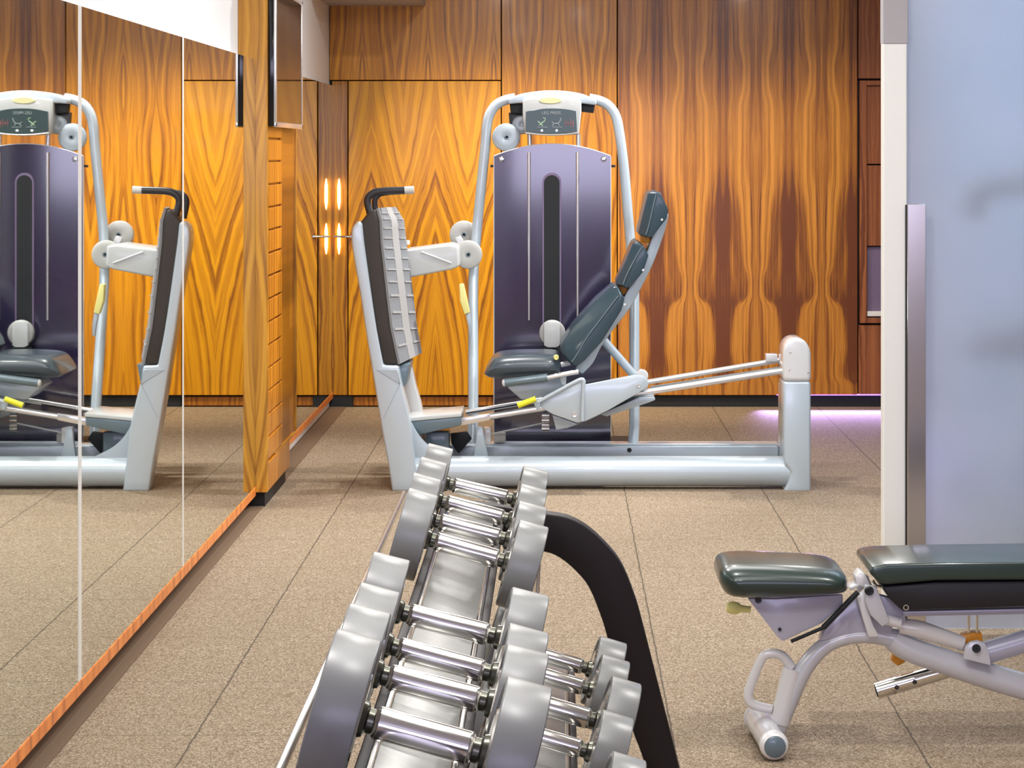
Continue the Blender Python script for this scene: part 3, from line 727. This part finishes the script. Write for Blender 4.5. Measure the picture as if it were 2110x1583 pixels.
# side lever with yellow grip
part('side_lever', prism(XZ([(958,640),(967,640),(972,668),(972,692),(967,694),(964,670)], 11.6), 11.6, 11.63, .003), 'silver_m')
part('lever_grip', prism(XZ([(946,586),(955,585),(968,644),(957,648),(948,620)], 11.59), 11.585, 11.64, .004), 'yellow_p')

# ------------------------------------------------------------------ adjustable bench
bn = thing('adjustable_bench', 'adjustable weight bench with dark green-black pads in front of the frosted glass', 'bench', (.95, 6.4, 0))
def bp_(name, bm, m, parent=bn, **k): return finish(name, bm, m, parent, **k)
sp2 = closed2([(1487,1212),(1484,1190),(1494,1174),(1532,1168),(1640,1171),(1715,1177),(1744,1190),(1750,1207),(1742,1226),(1680,1233),(1600,1237),(1512,1235)],4)
bp_('seat', cushion(XZ(sp2, 6.25), 6.225, 6.56, .045, .040, .075), 'green_pad', angle=70)
bp2 = [(1791,1181),(1797,1168),(1825,1163),(1950,1160),(2450,1154),(2450,1200),(2110,1196),(1930,1197),(1825,1206),(1806,1196)]
bk = bp_('backrest', prism(XZ(bp2, 6.25), 6.25, 6.55, .018, 4, ang=20), 'green_pad', angle=60)
bp_('backrest_board', prism(XZ([(1818,1209),(1930,1199),(2110,1197),(2440,1199),(2440,1246),(2110,1251),(1858,1259),(1830,1230)], 6.27), 6.27, 6.53, .008, 2), 'pad_under', bk)
bp_('backrest_rail', prism(XZ([(1860,1260),(2440,1247),(2440,1260),(1862,1271)], 6.32), 6.32, 6.36, .003), 'bench_lilac')
pla = [(1541,1234),(1600,1234),(1737,1226),(1737,1246),(1697,1283),(1613,1322),(1603,1314)]
bp_('seat_bracket', prism(XZ(pla, 6.31), 6.31, 6.33, .003, 2), 'bench_lilac'); bp_('seat_bracket', prism(XZ(pla, 6.45), 6.45, 6.47, .003, 2), 'bench_lilac')
bp_('bracket_screw', disc(1607,1298,6.305,4,.01), 'grip'); bp_('bracket_ring', disc(1563,1238,6.30,7,.01), 'grip')
bp_('adjust_knob', lathe([(-.03,0),(-.03,.012),(-.015,.018),(0,.016),(.01,.010),(.035,.009),(.035,0)], P(1520,1254,6.40), (1,0,-.1), 18), 'yellow_p')
bp_('brace', tube([P(1768,1220,6.30), P(1696,1294,6.30)], .0075, 10), 'black')
bp_('brace', tube([P(1696,1294,6.30), P(1630,1322,6.31)], .005, 10), 'black')
bp_('web_plate', prism(XZ([(1765,1228),(1700,1296),(1690,1322),(1745,1312),(1800,1310),(1835,1318),(1840,1290),(1800,1262)], 6.36), 6.36, 6.42, .004, 2), 'bench_lilac')
k = 6.38/F
leg = [P(1845,1316,6.38),P(1800,1309,6.38),P(1752,1311,6.38),P(1708,1326,6.38),P(1676,1353,6.38),P(1650,1390,6.38),P(1628,1440,6.38),P(1598,1512,6.38)]
lo = bp_('front_leg', tube(leg, [20*k,18*k,17*k,17*k,18*k,19*k,19*k,19*k], 22, 5), 'bench_paint')
bp_('leg_sleeve', tube([P(1634,1378,6.38),P(1628,1430,6.38)][:1]+[P(1606,1490,6.38)], [21*k,21.5*k], 22), 'bench_white', lo)
foot_n, foot_f = P(1595,1530,6.2), P(1561,1479,6.5)
foot_n.z = foot_f.z = .040
fo = bp_('front_foot', tube([foot_n, foot_f], .036, 24), 'bench_paint')
for p, s in ((foot_n,-1),(foot_f,1)):
    d = (foot_f-foot_n).normalized()*s
    bp_('foot_cap', lathe([(-.012,.0385),(.004,.0385),(.008,.036),(.014,.034),(.018,.029),(.016,.028),(.016,0)], p, d, 28), 'bench_white', fo); bp_('foot_disc', lathe([(.010,0),(.010,.0285),(.019,.0280),(.022,.024),(.022,0)], p, d, 28), 'silver_d', fo)
bp_('carry_handle', tube([P(1632,1376,6.38),P(1612,1352,6.38),P(1590,1347,6.38),P(1573,1353,6.38),P(1560,1378,6.38),P(1544,1420,6.38),P(1543,1442,6.38),P(1556,1454,6.38),P(1590,1462,6.38)], 10*k, 14, 5), 'bench_white')
bp_('main_tube', tube([P(1838,1316,6.38),P(1872,1337,6.38),P(1947,1364,6.38),P(2030,1391,6.38),P(2110,1415,6.38),P(2280,1462,6.38),P(2460,1512,6.38)], [24*k,26*k,26.5*k,27*k,27.5*k,27*k,27*k], 24, 5), 'bench_paint')
bp_('rear_foot', tube([Vector((xp(2462,6.38), 6.10, .04)), Vector((xp(2462,6.38), 6.70, .04))], .036, 20), 'bench_paint')
bp_('upper_tube', tube([P(1853,1290,6.36),P(1890,1296,6.36),P(1930,1308,6.36),P(1985,1326,6.36)], [15*k,18*k,17*k,14*k], 18, 4), 'bench_white')
bp_('sleeve', tube([P(1820,1276,6.33),P(1856,1285,6.33)], 11*k, 16), 'bench_white')
bp_('rear_brace', tube([P(2022,1348,6.38),P(2110,1322,6.38),P(2300,1262,6.38)], 23*k, 20), 'bench_lilac')
ear0 = prism(XZ([(1986,1358),(1990,1335),(2000,1324),(2016,1321),(2030,1327),(2038,1345),(2042,1372)], 6.31), 6.31, 6.33, .002)
ear = prism(XZ([(1986,1358),(1990,1335),(2000,1324),(2016,1321),(2030,1327),(2038,1345),(2042,1372)], 6.31), 6.43, 6.45, .002)
bp_('pivot_ear', ear0, 'bench_paint'); bp_('pivot_ear', ear, 'bench_paint')
bp_('pivot_bolt', disc(2013,1338,6.30,9,.015), 'black')
bp_('ratchet', prism(XZ([(1975,1328),(1982,1308),(2000,1303),(2022,1303),(2024,1320),(1998,1322)], 6.37), 6.36, 6.40, .003), 'orange')
for a in (1996, 2013): bp_('pin', tube([P(a,1304,6.36),P(a,1268,6.36)], .0035, 8), 'chrome')
ct = bp_('chrome_tube', tube([P(1806,1424,6.45),P(1935,1386,6.45),P(2000,1366,6.45)], 17*k, 24), 'chrome')
for a, b in ((1848,1416),(1885,1405)): bp_('tube_hole', disc(a,b+1,6.45-17*k-.0005,5.5,.004), 'black', ct)
bp_('tube_end', disc(1806,1424,6.4,1,.001) if False else lathe([(0,0),(0,.0175),(-.002,.016),(-.002,0)], P(1806,1424,6.45), (P(1935,1386,6.45)-P(1806,1424,6.45)), 20), 'black', ct)
pv0 = prism(XZ([(1782,1206),(1806,1210),(1818,1240),(1834,1282),(1818,1292),(1794,1268),(1783,1240)], 6.29), 6.29, 6.31, .003)
pv = prism(XZ([(1782,1206),(1806,1210),(1818,1240),(1834,1282),(1818,1292),(1794,1268),(1783,1240)], 6.29), 6.46, 6.48, .003)
bp_('hinge_plate', pv0, 'bench_paint'); bp_('hinge_plate', pv, 'bench_paint')
bp_('hinge_bolt', disc(1792,1219,6.28,9.5,.012), 'black')
bp_('hinge_arm', prism(XZ([(1762,1190),(1772,1178),(1782,1182),(1796,1210),(1790,1215),(1772,1208),(1755,1218),(1748,1212),(1765,1204)], 6.33), 6.33, 6.40, .004), 'bench_white')
bp_('hinge_leg', prism(XZ([(1765,1230),(1782,1215),(1790,1260),(1800,1290),(1812,1312),(1790,1314),(1778,1275)], 6.32), 6.32, 6.35, .003), 'bench_white')
bp_('hinge_pin', tube([P(1798,1196,6.3),P(1806,1207,6.3),P(1822,1211,6.3)], .004, 8, 3), 'chrome')
bp_('back_bracket', prism(XZ([(1808,1226),(1832,1232),(1866,1262),(1866,1284),(1832,1286)], 6.34), 6.34, 6.37, .003), 'bench_lilac')
rg = tube([P(1867+5*math.cos(a),1252+5*math.sin(a),6.26) for a in [2*math.pi*i/14 for i in range(15)]], .0018, 6, bm=None)
bp_('ring_pin', rg, 'chrome')
bp_('pop_pin', lathe([(-.02,0),(-.02,.014),(0,.022),(.02,.018),(.03,.010),(.03,0)], P(1852,1354,6.5), (.4,0,.5), 16), 'orange')

# ------------------------------------------------------------------ dumbbell rack
rk = thing('dumbbell_rack', 'black two-tier dumbbell rack with a curved end frame', 'rack', (-.05, 4.2, 0))
def rp(name, bm, m, parent=rk, **k): return finish(name, bm, m, parent, **k)
TIL = math.radians(17.5)
outer = [(960,1036),(1040,1045),(1118,1058),(1170,1067),(1214,1091),(1258,1133),(1285,1172),(1311,1238),(1329,1304),(1355,1406),(1391,1547),(1428,1700)]
inner = [(1364,1702),(1325,1564),(1302,1502),(1274,1400),(1250,1309),(1236,1265),(1214,1212),(1188,1179),(1153,1150),(1118,1137),(1040,1125),(960,1118)]
arc = XZ(smooth2(outer,3)+smooth2(inner,3), 5.52)
rp('end_frame', prism(arc, 5.52, 5.575, .006, 2), 'rack')
rp('end_frame', prism(arc, 2.45, 2.505, .006, 2), 'rack')
# back post of each frame and floor foot
for y0 in (2.45, 5.52):
    zz = zy(1100, 5.52)
    rp('frame_post', prism([(-.235,0),(-.19,0),(-.19,zz),(-.235,zz)], y0, y0+.05, .004), 'rack')
    rp('frame_foot', box(-.30, .36, y0-.005, y0+.055, .0, .035, .006), 'rack')
HX = -.1775
def local_frame(cx, cz):
    return Matrix.Translation((cx,0,cz)) @ Matrix.Rotation(TIL, 4, 'Y')
def shelf(cx, cz, y0, y1, nm):
    """tray under the handles with slotted edges and two rails under the heads"""
    M4 = local_frame(cx, cz)
    def lb(x0,x1,a,b,z0,z1,bb=0.): 
        t = box(x0,x1,a,b,z0,z1,bb); bmesh.ops.transform(t, matrix=M4, verts=t.verts[:]); return t
    tr = lb(-.052,.052,y0,y1,-.008,0,.002)
    o = rp(nm, tr, 'brushed_tray')
    e = None
    y = y0
    r1 = None
    for x0,x1 in ((-.075,-.060),(.060,.075)): r1 = join(r1, lb(x0,x1,y0,y1,-.020,.006,.003))
    rp('edge_channel', r1, 'rack', o)
    r2 = None
    for x0,x1 in ((-.060,-.0535),(.0535,.060)): r2 = join(r2, lb(x0,x1,y0,y1,-.004,.004,.001))
    rp('edge_strip', r2, 'chrome', o)
    rp('shelf_rim', lb(-.172,-.162,y0,y1,-.045,-.008,.002), 'brushed', o); rp('shelf_rim', lb(.162,.170,y0,y1,-.045,-.008,.002), 'brushed', o)
M['brushed_tray'] = add_grain(mat('brushed_grey_tray', (.26,.26,.25), .36, .7), 60, .15)
shelf(HX-.0205, .765, 2.5, 5.52, 'upper_shelf')
shelf(-.035, .408, 2.5, 5.52, 'lower_shelf')
pb = None
for k in range(14): pb = tube([Vector((-.03, 4.2+k*.09, .60)), Vector((-.026, 4.2+k*.09, .64))], .006, 6, bm=pb)

# one dumbbell in local space (axis along x), copied for all the others
db = thing('dumbbell', 'x', 'dumbbell', (0,0,0), 'dumbbells on the two-tier rack')
def dumb_parts(root, R, th=.062, inner=.086):
    gr = .0165
    finish('handle', lathe([(-.068,.0),(-.068,.0150),(-.065,.0180),(-.060,gr+.0022),(.060,gr+.0022),(.065,.0180),(.068,.0150),(.068,0)], (0,0,0), (1,0,0), 26), 'chrome', root)
    for s in (-1, 1):
        cb = lathe([(.064,0),(.064,.0135),(.076,.0140),(.079,.0190),(.086,.021),(.090,.018),(.094,0)], (0,0,0), (s,0,0), 24)
        finish('collar', cb, 'collar', root)
    for s in (-1, 1):
        hd = lathe([(inner+.006,0),(inner+.006,R*.30),(inner+.004,R*.34),(inner+.004,R*.86),(inner,R*.90),(inner+.0002,R*.975),(inner+.0015,R*.995),(inner+.003,R),
                    (inner+th-.003,R),(inner+th-.0015,R*.995),(inner+th,R*.975),(inner+th-.001,R*.80),(inner+th-.005,R*.76),(inner+th-.005,0)], (0,0,0), (s,0,0), 56)
        h = finish('head', hd, 'iron', root, angle=25)
        finish('inner_plate', lathe([(inner+.003,0),(inner-.001,.026),(inner-.001,R*.55),(inner+.005,R*.60)], (0,0,0), (s,0,0), 36), 'brushed', h)
dumb_parts(db, 1.0*.085)
def dup(root):
    r = root.copy(); C.objects.link(r)
    for ch in list(root.children):
        c = ch.copy(); C.objects.link(c); c.parent = r
        for gch in list(ch.children):
            d = gch.copy(); C.objects.link(d); d.parent = c
    return r
UP = [ # px, py of handle centre, scale of radius, yaw, tilt, label
 (990,1013,.93, 1,13.5,'grey dumbbell at the far end of the top tier, smallest-looking of all'),
 (978,1052,.96, 0,15,'grey dumbbell second from the far end of the top tier'),
 (968,1092,.98, 1,15,'grey dumbbell third from the far end of the top tier'),
 (962,1134,1.0, 0,16,'grey dumbbell on the top tier just beyond the empty stretch of tray'),
 (924,1287,.99, 1,14.5,'grey dumbbell on the top tier just before the empty stretch of tray'),
 (908,1360,.95, 1,15.5,'grey dumbbell on the top tier, third from the near end'),
 (894,1419,1.03,0,14.5,'grey dumbbell on the top tier, second nearest to the camera'),
 (872,1516,1.22,0,15.5,'largest grey dumbbell, nearest to the camera on the top tier')]
first = True
def place(px, py, D, sc, yaw, tilt, label, grp, xs=1.0):
    global first
    r = db if first else dup(db); first = False
    p = P(px, py, D); r.location = p
    r.rotation_euler = (0, math.radians(tilt), math.radians(yaw))
    r.scale = (xs, sc, sc)
    r['label'] = label; r['category'] = 'dumbbell'; r['group'] = grp
    return r
for px, py, sc, yaw, tilt, lab in UP:
    D = F*.77/(py-VY)
    place(px, py, D, sc, yaw, tilt, lab, 'dumbbells on the top tier', .95 if D > 4.3 else 1.0)
LOW = [
 (5.22,-.012,.90,'grey dumbbell at the far end of the lower tier, next to the curved black frame'),
 (5.02,-.012,.93,'grey dumbbell second from the far end of the lower tier'),
 (4.74,-.002,1.12,'grey dumbbell on the lower tier whose outer head sticks out furthest right'),
 (4.50,-.022,.98,'grey dumbbell lowest visible at the bottom edge, right of the big top-tier head'),
 (4.18,-.010,1.0,'grey dumbbell on the lower tier half hidden under the nearest top-tier heads'),
 (3.88,-.010,1.0,'grey dumbbell on the lower tier mostly below the picture edge')]
for Y, X, sc, lab in LOW:
    z = .480
    p = Vector((X, Y, z))
    r = place(VX+X*F/Y, VY+(H-z)*F/Y, Y, sc, 0, 17, lab, 'dumbbells on the lower tier')

# ------------------------------------------------------------------ lighting
def area(name, loc, size, sizey, power, col, rot=(0,0,0), spread=180):
    l = bpy.data.lights.new(name, 'AREA'); l.shape = 'RECTANGLE'; l.size = size; l.size_y = sizey
    l.energy = power; l.color = col; l.spread = math.radians(spread)
    o = bpy.data.objects.new(name, l); C.objects.link(o); o.location = loc; o.rotation_euler = rot; return o
def spot(name, loc, tgt, power, col, ang=60, blend=.6, r=.05):
    l = bpy.data.lights.new(name, 'SPOT'); l.energy = power; l.color = col; l.spot_size = math.radians(ang); l.spot_blend = blend
    l.shadow_soft_size = r
    o = bpy.data.objects.new(name, l); C.objects.link(o); o.location = loc
    o.rotation_euler = (Vector(tgt)-Vector(loc)).to_track_quat('-Z', 'Y').to_euler(); return o
W = (1.0,.98,.95)
def lamp(x, y, r, e, col=W):
    l = bpy.data.lights.new('downlight', 'AREA'); l.shape = 'DISK'; l.size = r*2; l.energy = e; l.color = col
    o = bpy.data.objects.new('downlight', l); C.objects.link(o); o.location = (x, y, 2.97)
area('ceiling_light', (.3, 4.0, 2.97), 1.2, 2.0, 24, W)
area('ceiling_light', (.4, 9.0, 2.97), 1.4, 1.6, 24, W)
for x, y, e in ((-.45,11.9,22),(1.45,12.1,14),(.45,10.6,13),(1.6,8.7,12),(-.5,8.6,14),(.2,6.4,14),(1.4,5.6,19),(-.45,3.3,13),(.35,2.9,9)): lamp(x, y, .08, e*1.3)
area('side_room_light', (2.4, 9.2, 2.95), 1.2, 1.2, 34, (.80,.92,1.0))
area('cover_sheen_fill', (.6, -2.9, 1.75), 3.9, 1.25, 74, (.74,.70,1.0), (math.radians(90),0,0))  # unseen panel behind the camera, added for the lavender reflection in the cover
spot('side_spot', (1.95, 12.0, 2.95), (-.9, 11.2, .2), 230, W, 62, .7, .05)
for x, e in ((-.62, 40), (-.02, 46), (.75, 27), (1.6, 22)):
    spot('wall_spot', (x, 13.25, 2.95), (x, YB, .75), e*2.6, (1,.86,.62), 66, 1.0, .06)
area('violet_light', (1.72, YB-.012, .088), .95, .02, 1.9, (.60,.42,1.0), (math.radians(-76),0,0), 40)
w = bpy.data.worlds.new('world'); bpy.context.scene.world = w; w.use_nodes = True
w.node_tree.nodes['Background'].inputs[0].default_value = (.6,.6,.7,1); w.node_tree.nodes['Background'].inputs[1].default_value = .3
vs = bpy.context.scene.view_settings
vs.view_transform = 'Standard'; vs.look = 'None'; vs.gamma = 1; vs.use_curve_mapping = False; vs.exposure = 0.62
bpy.context.scene.cycles.max_bounces = 10
